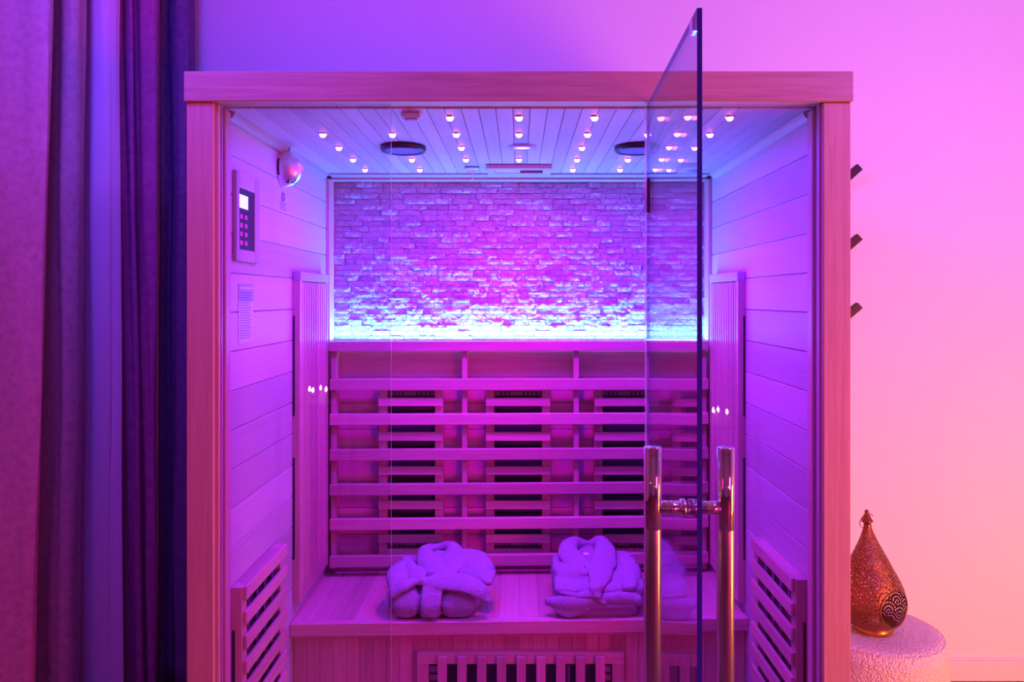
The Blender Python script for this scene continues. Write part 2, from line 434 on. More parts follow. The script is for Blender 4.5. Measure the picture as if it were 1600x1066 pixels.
# ------------------------------------------------------------------ backrest
br = thing('backrest', (0, 2.73, H-1.0), 'wooden slatted backrest with horizontal rails across the rear wall', 'backrest')
RF = 2.68
def rail(p0, p1, tilt, name='rail', y0=RF, y1=2.70, xx=.684):
    o = box(name, -xx, xx, y0, y1, zr(p1, RF), zr(p0, RF), WX, br, .002)
    o.rotation_euler.y = -tilt/590
    return o
rail(533.5, 549, 1.0, 'top_rail', RF, 2.735)
tilts = [1.2, 2, 3, 4, 5]
for (a, b), t in zip([(592.5, 610), (646.5, 664), (701.5, 719), (755.5, 773), (809.5, 827)], tilts): rail(a, b, t)
rail(867, 884.5, 6.5, 'bottom_rail')
zb, ztp = -1.02, -.195
pitch = .097; z = ztp
while z > zb:
    box('back_board', -.7092, .7092, 2.752, 2.764, max(z-pitch, zb)+.0006, z-.0006, WX, br, .002); z -= pitch
for a, b in ((517, 525.5), (722, 730), (896.5, 904.5), (1095, 1104)):
    d = 2.702; o = box('batten', xr(a, d), xr(b, d), 2.7005, 2.7515, -.985, -.193, WZ, br, .001)

# ------------------------------------------------------------------ infrared heaters
def add_back_heater(cx, label):
    d = 2.712
    t = thing('infrared_heater', (cx, 2.74, H+zr(872, d)), label, 'heater', 'heaters behind the backrest rails')
    w0, w1 = cx-.1175, cx+.1175; o0, o1 = cx-.0868, cx+.0868
    top, bot = zr(603, d), zr(867, d)
    for a, b in ((w0, o0), (o1, w1)): box('stile', a, b, 2.716, 2.750, bot, top, WZ, t, .0012)
    box('frame_rail', o0, o1, 2.716, 2.750, bot, zr(859, d), WX, t, .001)
    box('frame_rail', o0, o1, 2.716, 2.750, zr(611.5, d), top, WX, t, .001)
    box('heating_panel', o0, o1, 2.743, 2.7505, zr(858.5, d), zr(612, d), HEAT, t, .001)
    for p0, p1 in ((621.5, 634.5), (675, 688.5), (728.5, 741.5), (782, 795), (834.5, 847.5)):
        box('slat', w0, w1, 2.7025, 2.7155, zr(p1, d), zr(p0, d), WX, t, .0012)
    for p in (695, 640, 735, 800):
        bm = bmesh.new(); sweep(bm, [(-.083, 0, 0), (.083, 0, 0)], (.006, .006)); bmobj('heating_tube', bm, TUBE, t, (cx, 2.734, H+zr(p, d)), True)
    for zc_, (a, b) in (('t', (613, 620)), ('b', (848.5, 857))):
        box('reflector_strip', o0+.002, o1-.002, 2.7365, 2.7415, zr(b, d), zr(a, d), REFL, t, .0008)
        for k in (-.062, -.047, -.032, .020, .036, .052, .068):
            box('vent_fin', cx+k-.0018, cx+k+.0018, 2.730, 2.7360, zr(b, d), zr(a, d), BLACK, t, .0004)
    return t
add_back_heater(xr(642, 2.712), 'slatted infrared heater behind the rails above the left robe')
add_back_heater(xr(809.5, 2.712), 'slatted infrared heater behind the rails in the middle of backrest')
add_back_heater(xr(979, 2.712), 'slatted infrared heater behind the rails above the right robe')

def side_low_heater(s, label, ztop):
    t = thing('infrared_heater', (s*.695, 2.0, H+ztop-.62), label, 'heater', 'louvred heaters low on the side walls')
    y0, y1 = 1.83, 2.16; zb_ = ztop-.60
    xw, xf = s*.709, s*.682
    box('stile', xw, xf, y0, y0+.035, zb_, ztop, WZ, t, .001)
    box('stile', xw, xf, y1-.035, y1, zb_, ztop, WZ, t, .001)
    box('frame_rail', xw, xf, y0+.035, y1-.035, ztop-.03, ztop, WY, t, .001)
    box('frame_rail', xw, xf, y0+.035, y1-.035, zb_, zb_+.03, WY, t, .001)
    box('heating_panel', xw, s*.703, y0+.035, y1-.035, zb_+.03, ztop-.03, HEAT, t, .001)
    z = ztop; 
    while z > zb_+.03:
        box('slat', s*.6815, s*.672, y0-.004+.01, y1-.001, z-.033, z, WY, t, .001); z -= .061
    for yy in (1.90, 1.96, 2.02, 2.08):
        bm = bmesh.new(); sweep(bm, [(0, 0, -.26), (0, 0, .26)], (.006, .006)); bmobj('heating_tube', bm, TUBE, t, (s*.693, yy, H+ztop-.30), True)
    box('side_slot', s*.706, s*.699, y0-.0015, y0+.001, zb_+.03, ztop-.105, BLACK, t, .0003)
side_low_heater(-1, 'louvred wooden heater low on the left side wall', -.713)
side_low_heater(1, 'louvred wooden heater low on the right side wall', -.693)

def reeded(s, label):
    t = thing('reeded_heater', (s*.70, 2.5, H-.96), label, 'heater', 'reeded heaters standing in the rear corners')
    y0, y1 = 2.33, 2.672; zt_, zb_ = .082, -.955
    xo, xi = s*.7095, s*.686
    box('end_post', xo, xi, y0, y0+.020, zb_, zt_, WZ, t, .001)
    box('end_post', xo, xi, y1-.020, y1, zb_, zt_, WZ, t, .001)
    box('cap', xo, s*.6835, y0-.001, y1, zt_-.028, zt_+.001, PALEY, t, .002).location.z += .0012
    box('bottom_rail', xo, xi, y0+.021, y1-.021, zb_, zb_+.045, WY, t, .001)
    box('heating_panel', xo, s*.700, y0+.021, y1-.021, zb_+.046, zt_-.029, HEAT, t, .001)
    k = 11; p = (y1-y0-.044)/k
    for i in range(k):
        a = y0+.022+i*p
        box('reed', s*.699, xi, a+p*.22, a+p*.80, zb_+.046, zt_-.029, WZ, t, .003)
    for za, zb2 in ((-.055, -.37), (-.50, -.82)):
        box('side_slot', s*.7085, s*.7025, y0-.0012, y0+.001, zb2, za, BLACK, t, .0003)
reeded(-1, 'tall reeded wooden heater in the left rear corner above the bench')
reeded(1, 'tall reeded wooden heater in the right rear corner above the bench')

# ------------------------------------------------------------------ bench
bench = thing('sauna_bench', (0, 2.5, 0.04), 'wide wooden bench with planked seat carrying two folded robes', 'bench')
TL = .0135           # rise per metre towards the right
BT = -1.0
def bz(x): return BT+TL*x
x = -.7095; bp = .0645
n = 22; bp = 1.419/n
for i in range(n):
    a = -.7095+i*bp
    o = box('seat_plank', a+.0002, a+bp-.0002, 2.328, 2.748, BT+TL*(a+bp/2)-.022, BT+TL*(a+bp/2), WY, bench, .0006)
    o.rotation_euler.y = -TL
o = box('front_edge', -.7095, .7095, 2.300, 2.3275, BT-.0395, BT+.0008, WX, bench, .002); o.rotation_euler.y = -TL
o = box('support_rail', -.7095, .7095, 2.332, 2.36, BT-.06, BT-.034, WX, bench, .001); o.rotation_euler.y = -TL
fp = .0418; n = 34; x = -.7095
for i in range(n):
    a = -.7095+i*1.419/n
    box('front_board', a+.0003, a+1.419/n-.0003, 2.335, 2.347, -1.455, -1.050, WZ, bench, .0014).location.z += 0
# under bench heater
t = thing('infrared_heater', (xr(813, 2.31), 2.33, H-1.42), 'wide wooden heater grille with upright slats beneath the bench', 'heater')
x0, x1 = xr(651.5, 2.31), xr(975, 2.31); zt_ = zr(1021, 2.31); zb_ = zt_-.30
box('frame_rail', x0, x1, 2.312, 2.334, zt_-.035, zt_, WX, t, .001)
box('frame_rail', x0, x1, 2.312, 2.334, zb_, zb_+.035, WX, t, .001)
box('stile', x0, x0+.036, 2.312, 2.334, zb_+.0355, zt_-.0355, WZ, t, .001)
box('stile', x1-.036, x1, 2.312, 2.334, zb_+.0355, zt_-.0355, WZ, t, .001)
box('heating_panel', x0+.036, x1-.036, 2.329, 2.3345, zb_+.0355, zt_-.0355, HEAT, t, .001)
n = 8
for i in range(9):
    a = x0+.0645+i*.0612
    box('slat', a, a+.029, 2.300, 2.3115, zb_+.004, zt_-.007, WZ, t, .001)
for s_, xa in ((1, x0+.038), (-1, x1-.0655)):
    box('reflector_strip', xa, xa+.0275, 2.325, 2.3285, zb_+.037, zt_-.037, REFL, t, .0005)
    for q in range(8): box('vent_fin', xa, xa+.0275, 2.320, 2.3245, zt_-.042-.026*q-.0035, zt_-.042-.026*q, BLACK, t, .0003)
for q in range(3): 
    bm = bmesh.new(); sweep(bm, [(0, 0, -.11), (0, 0, .11)], (.007, .007)); bmobj('heating_tube', bm, TUBE, t, (x0+.19+.14*q, 2.320, H+zt_-.15), True)

# ------------------------------------------------------------------ ceiling fittings
ROWY = [1.85, 2.04, 2.22, 2.41, 2.60]
COLX = [-.538, -.347, -.172, 0, .188, .353, .524]
present = {0: [1, 2, 3, 4], 1: [1, 3, 4], 2: [0, 1, 2, 3], 3: [0, 1, 3], 4: [0, 1, 2, 3, 4], 5: [0, 1, 3, 4], 6: [0, 1, 2, 3, 4]}
colname = ['in the leftmost column', 'in the second column from the left', 'in the third column from the left', 'in the middle column', 'in the third column from the right', 'in the second column from the right', 'in the rightmost column']
rowname = ['in the front row', 'in the second row from the front', 'in the third row from the front', 'in the fourth row from the front', 'in the rearmost row']
def meshof(bm, mat, smooth=True):
    bmesh.ops.recalc_face_normals(bm, faces=bm.faces); me = bpy.data.meshes.new('m'); bm.to_mesh(me); bm.free(); me.materials.append(mat)
    for p in me.polygons: p.use_smooth = smooth
    return me
mdome = meshof(lathe([(.0095, 0), (.009, -.005), (.006, -.010), (0, -.012)], 16, False), STAR)
mring = meshof(lathe([(.0085, 0), (.0088, -.0035), (.0125, -.003), (.0135, 0)], 16, False), CHROME)
for ci, rws in present.items():
    for r in rws:
        t = thing('star_light', (COLX[ci], ROWY[r], H+CZ), 'star light, '+colname[ci].replace('in the ', '')+', '+rowname[r].replace('in the ', ''), 'light', 'star lights in the cabin ceiling')
        link('bulb', mdome, None, t, t.location); link('bezel', mring, None, t, t.location)
for sx, lab in ((-.345, 'round dark speaker on the left half of the cabin ceiling'), (.352, 'round dark speaker on the right half of the cabin ceiling')):
    t = thing('ceiling_speaker', (sx, 2.215, H+CZ), lab, 'speaker', 'speakers in the cabin ceiling')
    link('rim', meshof(lathe([(.055, 0), (.067, 0), (.068, -.008), (.064, -.016), (.055, -.017), (.053, -.013)], 48, False), DARKMETAL), None, t, t.location)
    link('grille', meshof(lathe([(0, -.0155), (.030, -.0150), (.053, -.0138)], 48, False), SPK), None, t, t.location)
t = thing('ceiling_lamp', (.010, 2.215, H+CZ), 'flat round lamp with white rim between the two speakers', 'lamp')
link('rim', meshof(lathe([(.027, -.002), (.030, -.008), (.040, -.007), (.0430, 0)], 48, False), CLEARP), None, t, t.location)
link('diffuser', meshof(lathe([(0, -.006), (.018, -.0055), (.027, -.003)], 48, False), LAMPGLASS), None, t, t.location)
# roof vent
t = thing('roof_vent', (0, 2.56, H+CZ), 'white wooden roof vent with sliding shutter at the rear of cabin ceiling', 'vent')
vx0, vx1, vy0, vy1 = -.110, .110, 2.505, 2.635
zt2, zb2 = CZ-.0005, CZ-.0155
for a in ((vx0, vx1, vy0, vy0+.034), (vx0, vx1, vy1-.034, vy1)): box('frame_rail', *a, zb2, zt2, PALEX, t, .001)
for a in ((vx0, vx0+.028, vy0+.0345, vy1-.0345), (vx1-.028, vx1, vy0+.0345, vy1-.0345)): box('frame_end', *a, zb2, zt2, PALEY, t, .001)
box('opening', vx0+.0285, vx1-.0285, vy0+.0345, vy1-.0345, zt2-.003, zt2, DARKMETAL, t, .0005)
box('shutter', vx0+.029, .004, vy0+.036, vy1-.036, zt2-.013, zt2-.0035, PALEX, t, .001)
# temperature sensor
t = thing('temperature_sensor', (xr(738, 2.57), 2.57, H+CZ-.0006), 'small round metal sensor with thin hanging probe beside roof vent', 'sensor')
link('disc', meshof(lathe([(0, -.009), (.025, -.008), (.0285, -.005), (.027, -.002), (0, 0)], 32, False), CLEARP), None, t, t.location)
link('probe', meshof(lathe([(0, -.044), (.0025, -.042), (.0022, -.012), (.0018, -.008), (0, -.008)], 12, False), CLEARP), None, t, t.location)

# ------------------------------------------------------------------ left wall fittings
# control panel
t = thing('control_panel', (-.70, 1.925, H+.09), 'wooden framed control panel with lit white display on left cabin wall', 'control panel')
cy0, cy1, cz0, cz1 = 1.842, 2.005, .093, .318; fx, fw = -.699, -.7095
ky0, ky1, kz0, kz1 = cy0+.019, cy1-.036, cz0+.030, cz1-.040
box('frame_side', fw, fx, cy0, ky0, cz0, cz1, PALEZ, t, .0015); box('frame_side', fw, fx, ky1, cy1, cz0, cz1, PALEZ, t, .0015)
box('frame_rail', fw, fx, ky0+.0003, ky1-.0003, kz1, cz1, PALEY, t, .001); box('frame_rail', fw, fx, ky0+.0003, ky1-.0003, cz0, kz0, PALEY, t, .001)
box('keypad', fw, -.7020, ky0+.0004, ky1-.0004, kz0+.0003, kz1-.0003, BLACK, t, .001)
dsp = box('display', -.7019, -.7012, ky0+.002, ky0+.064, kz1-.050, kz1-.016, LCD, t, .0003); dsp['label'] = 'lit white display'
for r in range(4):
    for q in range(2):
        box('button', -.7019, -.7008, ky0+.010+q*.032, ky0+.026+q*.032, kz1-.066-r*.022-.011, kz1-.066-r*.022, KEYGLOW, t, .001)
# instruction sheet
t = thing('instruction_sheet', (-.7095, 1.93, H-.10), 'small printed instruction sheet on left cabin wall below control panel', 'sheet')
sy0, sy1, sz0, sz1 = 1.880, 1.983, -.116, .037
box('paper', -.7097, -.7088, sy0, sy1, sz0, sz1, PAPER2, t, .0002)
box('title_band', -.7087, -.7083, sy0, sy1, sz1-.045, sz1, PAPER, t, .0001)
box('title_band', -.7082, -.7080, sy0+.006, sy1-.006, sz1-.014, sz1-.008, PAPER2, t, .0001)
for i in range(19):
    zz = sz1-.022-i*.0065
    box('text_line', -.7082, -.7080, sy0+.008, sy1-.010-(i*37 % 11)*.002, zz-.0017, zz, INK, t, .0001)
# printed mark on wall
t = thing('wall_emblem', (-.7095, 2.24, H+.24), 'small printed round emblem above lines of text on left cabin wall', 'emblem')
bm = bmesh.new(); 
pts = [(0, .011*math.cos(a), .013*math.sin(a)) for a in [2*PI*i/24 for i in range(25)]]
sweep(bm, pts, (.0012, .0018), nrm=(1, 0, 0), seg=6); bmobj('ring', bm, INK, t, (-.7092, 2.235, H+zr(308, 2.235)))
for i in range(4):
    zz = zr(317+i*3.4, 2.235); box('text_line', -.7097, -.7090, 2.205+.002*(i % 2), 2.268-.003*(i % 3), zz-.0016, zz, INK, t, .0001)
# chrome wall lamp
LY = 2.225; LZ = zr(264, 2.225)
t = thing('wall_lamp', (-.71, LY, H+LZ-.05), 'chrome dome reading lamp hung by a cord on left cabin wall', 'lamp')
bm = bmesh.new(); seg = 28; rings = []
for i in range(13):
    a = PI*i/12; z = .056*math.cos(a); r = .056*math.sin(a)
    rings.append([bm.verts.new((.001+max(0, 1.15*r*math.sin(PI*k/seg)), r*.80*math.cos(PI*k/seg), z)) for k in range(seg+1)])
for a, b in zip(rings, rings[1:]):
    for i in range(seg): bm.faces.new((a[i], a[i+1], b[i+1], b[i]))
bmesh.ops.remove_doubles(bm, verts=bm.verts, dist=1e-5)
lampd = bmobj('dome', bm, SATIN, t, (-.7095, LY, H+LZ), True)
for i in range(5):
    a = math.radians(25+i*30)
    bm = bmesh.new()
    P = []
    for zf, hw in ((-.034, .0006), (-.046, .0045)):
        r = math.sqrt(max(0, .056**2-zf*zf))+.0012
        for dd in (-hw, hw):
            ca, sa = math.cos(a), math.sin(a)
            P.append(bm.verts.new((1.15*r*sa+dd*ca*1, r*.80*ca-dd*sa, zf)))
    bm.faces.new((P[0], P[1], P[3], P[2]))
    ex = bmesh.ops.extrude_face_region(bm, geom=bm.faces[:]); 
    for v in [g for g in ex['geom'] if isinstance(g, bmesh.types.BMVert)]: v.co *= .97
    bmobj('vent_slot', bm, BLACK, t, (-.7085, LY, H+LZ))
link('back_plate', meshof(lathe([(0, 0), (.047, 0), (.047, .006), (0, .006)], 32, False), DARKMETAL), None, t, (-.7095, LY, H+LZ)).rotation_euler = (0, PI/2, 0)
bm = bmesh.new(); P = spline([(.02, 0, .05), (.022, .008, .075), (.012, .022, .092), (.012, .02, .112)], 5); sweep(bm, P, (.0018, .0018), seg=8)
bmobj('cord', bm, BLACK, t, (-.7095, LY, H+LZ), True)

# ------------------------------------------------------------------ bathrobes
def W(px, py, d): return Vector((xr(px, d), d, H+zr(py, d)))
def ell(bm, c, r, rot=0):
    g = bmesh.ops.create_icosphere(bm, subdivisions=3, radius=1)
    for v in g['verts']:
        q = v.co
        q = Vector([math.copysign(abs(k)**.8, k) for k in q])
        v.co = Matrix.Rotation(rot, 3, 'Z')@Vector((q.x*r[0], q.y*r[1], q.z*r[2]))+Vector(c)
def cloth(name, bm, parent, voxel=.0045, amp=.006, scale=14, smooth=6, floor=None, mat=None):
    bmesh.ops.recalc_face_normals(bm, faces=bm.faces)
    me = bpy.data.meshes.new('tmp'); bm.to_mesh(me); bm.free()
    o = bpy.data.objects.new('tmp', me); C.objects.link(o)
    m = o.modifiers.new('r', 'REMESH'); m.mode = 'VOXEL'; m.voxel_size = voxel
    s = o.modifiers.new('s', 'SMOOTH'); s.iterations = smooth; s.factor = .6
    dg = bpy.context.evaluated_depsgraph_get(); me2 = bpy.data.meshes.new_from_object(o.evaluated_get(dg))
    bpy.data.objects.remove(o)
    base = parent.location.copy()
    for v in me2.vertices:
        n1 = noise.noise(v.co*scale)+.5*noise.noise(v.co*scale*2.6)
        rg = 1-abs(noise.noise(v.co*scale*1.3+Vector((5, 2, 1))))*2.2
        v.co += v.normal*(amp*n1+amp*.7*rg*rg*rg+.0007*noise.noise(v.co*350))
        if floor is not None:
            fz = H+bz(v.co.x)+.001
            if v.co.z < fz: v.co.z = fz
        v.co -= base
    for p in me2.polygons: p.use_smooth = True
    me2.materials.clear(); me2.materials.append(mat or ROBE)
    o = bpy.data.objects.new(name, me2); C.objects.link(o); o.parent = parent
    return o
def dd(py): return 2.35+(913-py)*.0040 if py < 913 else 2.35-(py-913)*.0005
def c2(cx, cy, lift=0): py = 820+cy/4.334; return W(580+cx/4.334, py, dd(py)-lift)
def c3(cx, cy, lift=0): py = 820+cy/4.332; return W(820+cx/4.332, py, dd(py)-lift)
def tube(bm, pts, rad, nrm=(0, -.62, .78), n=6):
    P = spline(pts, n); R_ = lerp_rad(rad, len(rad), len(P)); sweep(bm, P, R_, nrm, 14)
    for e, k in ((P[0], 0), (P[-1], -1)):
        a, b = R_[k]; ell(bm, e, (min(a, b*1.6), min(a, b*1.6), b))
def loft(bm, x0, x1, prof, k=5, lean=0, nst=22):
    """rounded bolster: profile (y, z above bench) carried from x0 to x1 with soft ends"""
    cy = sum(p[0] for p in prof)/len(prof); cz = sum(p[1] for p in prof)/len(prof); rings = []
    P = spline([(0, a, b) for a, b in prof]+[(0, prof[0][0], prof[0][1])], 4)[:-1]
    for i in range(nst):
        u = -math.cos(PI*i/(nst-1)); s_ = max(.04, (1-abs(u)**k))**(1/k) if abs(u) < 1 else .04
        x = (x0+x1)/2+u*(x1-x0)/2
        rings.append([bm.verts.new((x+lean*(p.z-cz), cy+(p.y-cy)*(.45+.55*s_) if s_ > .05 else cy+(p.y-cy)*.3, H+bz(x)+cz+(p.z-cz)*max(s_, .1))) for p in P])
    for a, b in zip(rings, rings[1:]):
        for q in range(len(P)): bm.faces.new((a[q], a[(q+1) % len(P)], b[(q+1) % len(P)], b[q]))
    bm.faces.new(rings[0]); bm.faces.new(rings[-1][::-1])
NF = (0, -1, .12)

# robe on the left
r1 = thing('bathrobe', (xr(688, 2.42), 2.42, H+bz(-.25)), 'folded bathrobe on the left of the bench, wide sash tucked across its front', 'bathrobe', 'bathrobes on the bench')
bm = bmesh.new()
loft(bm, xr(613, 2.46), xr(752, 2.46), [(2.36, 0), (2.35, .05), (2.365, .083), (2.46, .108), (2.56, .118), (2.60, .09), (2.60, 0)])
loft(bm, xr(614, 2.34), xr(657, 2.34), [(2.318, .006), (2.306, .05), (2.335, .092), (2.40, .10), (2.42, .0)], 2.6)
loft(bm, xr(656, 2.34), xr(692, 2.34), [(2.322, .0), (2.314, .05), (2.335, .088), (2.40, .10), (2.42, .0)], 4)
loft(bm, xr(687, 2.34), xr(743, 2.34), [(2.320, .004), (2.308, .045), (2.335, .086), (2.40, .10), (2.42, .0)], 2.8)
cloth('folded_body', bm, r1, floor=1, amp=.0045, scale=16, smooth=3, voxel=.004)
bm = bmesh.new()
tube(bm, [c2(530, 310), c2(620, 270), c2(700, 290), c2(765, 350), c2(790, 385)], [(.030, .014), (.060, .018), (.062, .020), (.040, .018), (.016, .010)])
tube(bm, [c2(640, 220), c2(730, 255), c2(800, 320)], [(.03, .018), (.034, .020), (.018, .016)])
cloth('sleeve', bm, r1, amp=.004, scale=18, smooth=3, voxel=.004)
bm = bmesh.new()
tube(bm, [c2(155, 450, .01), c2(180, 370, .01), c2(220, 310), c2(260, 290)], [(.016, .014), (.040, .018), (.045, .018), (.020, .014)])
tube(bm, [c2(145, 480, .02), c2(215, 420, .02), c2(290, 385, .02)], [(.010, .010), (.020, .012), (.016, .010)])
cloth('sleeve', bm, r1, amp=.003, scale=18, smooth=3, voxel=.004)
bm = bmesh.new()
tube(bm, [c2(440, 330, .01), c2(390, 260, .015), c2(362, 200, .02), c2(385, 165, .01), c2(445, 155, -.01)], [(.034, .010), (.040, .014), (.028, .018), (.020, .016), (.014, .012)])
tube(bm, [c2(500, 330, .01), c2(540, 250, .015), c2(565, 190, .02), c2(535, 150, .01), c2(455, 155, -.01)], [(.038, .010), (.044, .014), (.032, .018), (.022, .016), (.014, .012)])
tube(bm, [c2(455, 190, .0), c2(460, 260, .005), c2(450, 330, .01)], [(.030, .008), (.045, .010), (.050, .010)])
cloth('collar', bm, r1, amp=.003, scale=20, smooth=3, voxel=.0038)
bm = bmesh.new()
tube(bm, [c2(320, 395, .018), c2(420, 385, .025), c2(540, 385, .028), c2(660, 405, .028), c2(740, 450, .024), c2(790, 515, .02)], [(.008, .006), (.026, .010), (.032, .011), (.032, .011), (.028, .010), (.010, .007)])
tube(bm, [c2(225, 235, .0), c2(255, 290, .015), c2(310, 345, .02), c2(345, 385, .025)], [(.012, .012), (.024, .013), (.034, .014), (.012, .010)])
tube(bm, [c2(405, 430, .020), c2(400, 500, .030), c2(395, 560, .034), c2(400, 618, .026)], [(.030, .005), (.030, .006), (.028, .006), (.026, .005)], nrm=NF)
tube(bm, [c2(465, 440, .020), c2(445, 540, .034), c2(430, 618, .026)], [(.008, .005), (.012, .006), (.008, .005)], nrm=NF)
cloth('sash', bm, r1, voxel=.0032, amp=.0022, scale=24, smooth=3, floor=1)

# robe on the right
r2 = thing('bathrobe', (xr(925, 2.42), 2.42, H+bz(.25)), 'folded bathrobe with upright collar and white tag, beside the open glass door', 'bathrobe', 'bathrobes on the bench')
bm = bmesh.new()
loft(bm, xr(868, 2.34), xr(995, 2.34), [(2.322, .0), (2.316, .022), (2.33, .048), (2.58, .052), (2.60, .0)], 7)
cloth('lower_fold', bm, r2, floor=1, amp=.003, smooth=3, voxel=.004)
bm = bmesh.new()
tube(bm, [c3(165, 520, .0), c3(240, 530, .012), c3(350, 530, .018), c3(440, 520, .018), c3(530, 525, .014)], [(.014, .014), (.022, .016), (.024, .016), (.020, .014), (.008, .007)], nrm=NF)
tube(bm, [c3(530, 500, .015), c3(640, 500, .018), c3(755, 508, .008)], [(.016, .013), (.022, .016), (.020, .015)], nrm=NF)
tube(bm, [c3(210, 580, .010), c3(300, 600, .014), c3(420, 570, .018)], [(.008, .007), (.016, .009), (.010, .007)], nrm=NF)
cloth('front_fold', bm, r2, amp=.0025, floor=1, smooth=3, voxel=.0036, scale=20)
bm = bmesh.new()
loft(bm, xr(864, 2.45), xr(1001, 2.45), [(2.36, .03), (2.340, .055), (2.352, .086), (2.46, .108), (2.57, .122), (2.60, .09), (2.60, .02)], 6)
tube(bm, [c3(235, 300, -.01), c3(300, 330, .0), c3(400, 330, .0)], [(.030, .016), (.034, .016), (.03, .014)])
tube(bm, [c3(690, 230, -.01), c3(720, 330, .0), c3(700, 420, .0)], [(.028, .016), (.032, .016), (.026, .014)])
cloth('folded_body', bm, r2, amp=.0042, floor=1, smooth=3, voxel=.004, scale=17)
bm = bmesh.new()
tube(bm, [c3(440, 320, .008), c3(370, 270, .018), c3(310, 215, .022), c3(295, 155, .02), c3(340, 120, .01), c3(410, 130, -.02)], [(.016, .008), (.034, .011), (.038, .013), (.032, .016), (.022, .016), (.014, .012)])
tube(bm, [c3(490, 430, .012), c3(505, 350, .015), c3(530, 260, .022), c3(545, 180, .022), c3(510, 115, .012), c3(445, 130, -.02)], [(.020, .008), (.038, .010), (.044, .013), (.038, .016), (.026, .016), (.014, .012)])
tube(bm, [c3(420, 160, -.04), c3(425, 230, -.015), c3(440, 290, .0)], [(.030, .008), (.038, .008), (.02, .008)])
cloth('collar', bm, r2, amp=.003, scale=18, smooth=3, voxel=.0038)
bm = bmesh.new()
tube(bm, [c3(480, 390, .022), c3(480, 430, .028), c3(490, 480, .030)], [(.018, .009), (.022, .011), (.014, .010)])
tube(bm, [c3(250, 462, .018), c3(360, 478, .024), c3(450, 470, .026), c3(540, 530, .032)], [(.006, .005), (.011, .006), (.013, .007), (.007, .005)])
cloth('sash', bm, r2, voxel=.0032, amp=.0018, scale=24, smooth=3)
q0 = c3(414, 197, .004); lb = box('care_tag', q0.x-.009, q0.x+.009, q0.y-.001, q0.y+.001, q0.z-H-.005, q0.z-H+.005, WHITEP, r2, .0004); lb['label'] = 'white care tag'; lb.rotation_euler = (-.9, .08, 0)

# ------------------------------------------------------------------ peg rack on the room wall
t = thing('coat_rack', (1.26, 2.9, H-.15), 'black peg rack showing three slanted pegs beside the cabin', 'coat rack')
box('back_board', 1.20, 1.26, 2.902, 2.924, -.15, .60, PEG, t, .003)
for py in (266, 375, 482):
    d = 2.87
    tip = Vector((xr(1342.5, d), d, H+zr(py-5, d))); base = tip+Vector((-.085, .02, -.080))
    bm = bmesh.new(); dirv = (tip-base).normalized(); s = dirv.cross(Vector((0, 1, 0))).normalized(); u = Vector((0, 1, 0))
    ring = []
    for p in (base-dirv*.03, tip):
        ring.append([bm.verts.new(p-t.location+s*a*.015+u*b*.011) for a, b in ((-1, -1), (1, -1), (1, 1), (-1, 1))])
    for i in range(4): bm.faces.new((ring[0][i], ring[0][(i+1) % 4], ring[1][(i+1) % 4], ring[1][i]))
    bm.faces.new(ring[0]); bm.faces.new(ring[1]); bmesh.ops.bevel(bm, geom=bm.edges[:], offset=.002, segments=1, affect='EDGES')
    bmesh.ops.recalc_face_normals(bm, faces=bm.faces)
    me = bpy.data.meshes.new('peg'); bm.to_mesh(me); bm.free(); me.materials.append(PEG)
    o = bpy.data.objects.new('peg', me); C.objects.link(o); o.parent = t
# small catch on the outer left side of the cabin
box('side_clip', -.790, -.7725, 1.90, 1.93, .445, .475, DARKMETAL, cab, .002)

# ------------------------------------------------------------------ pouf and lantern
PXc, PYc = 1.262, 2.63
t = thing('pouf', (PXc, PYc, 0), 'round cream boucle pouf beside the cabin under the copper lantern', 'pouf')
pt = .338
prof = [(0, .0), (.205, 0), (.222, .01), (.227, .05), (.228, .20), (.2275, pt-.05), (.2255, pt-.034), (.220, pt-.02), (.212, pt-.009)]
bm = lathe(prof, 72, False)
link('side_cover', meshof(bm, BOUCLE), None, t, t.location)
link('seat_cushion', meshof(lathe([(.2122, pt-.009), (.205, pt-.004), (.196, pt-.001), (.17, pt), (0, pt+.001)], 72, False), BOUCLE), None, t, t.location)
bm = bmesh.new(); sweep(bm, [(.2135*math.cos(a), .2135*math.sin(a), pt-.0105) for a in [2*PI*i/72 for i in range(73)]], (.0025, .0025), seg=6)
link('piping', meshof(bm, BOUCLE), None, t, t.location)

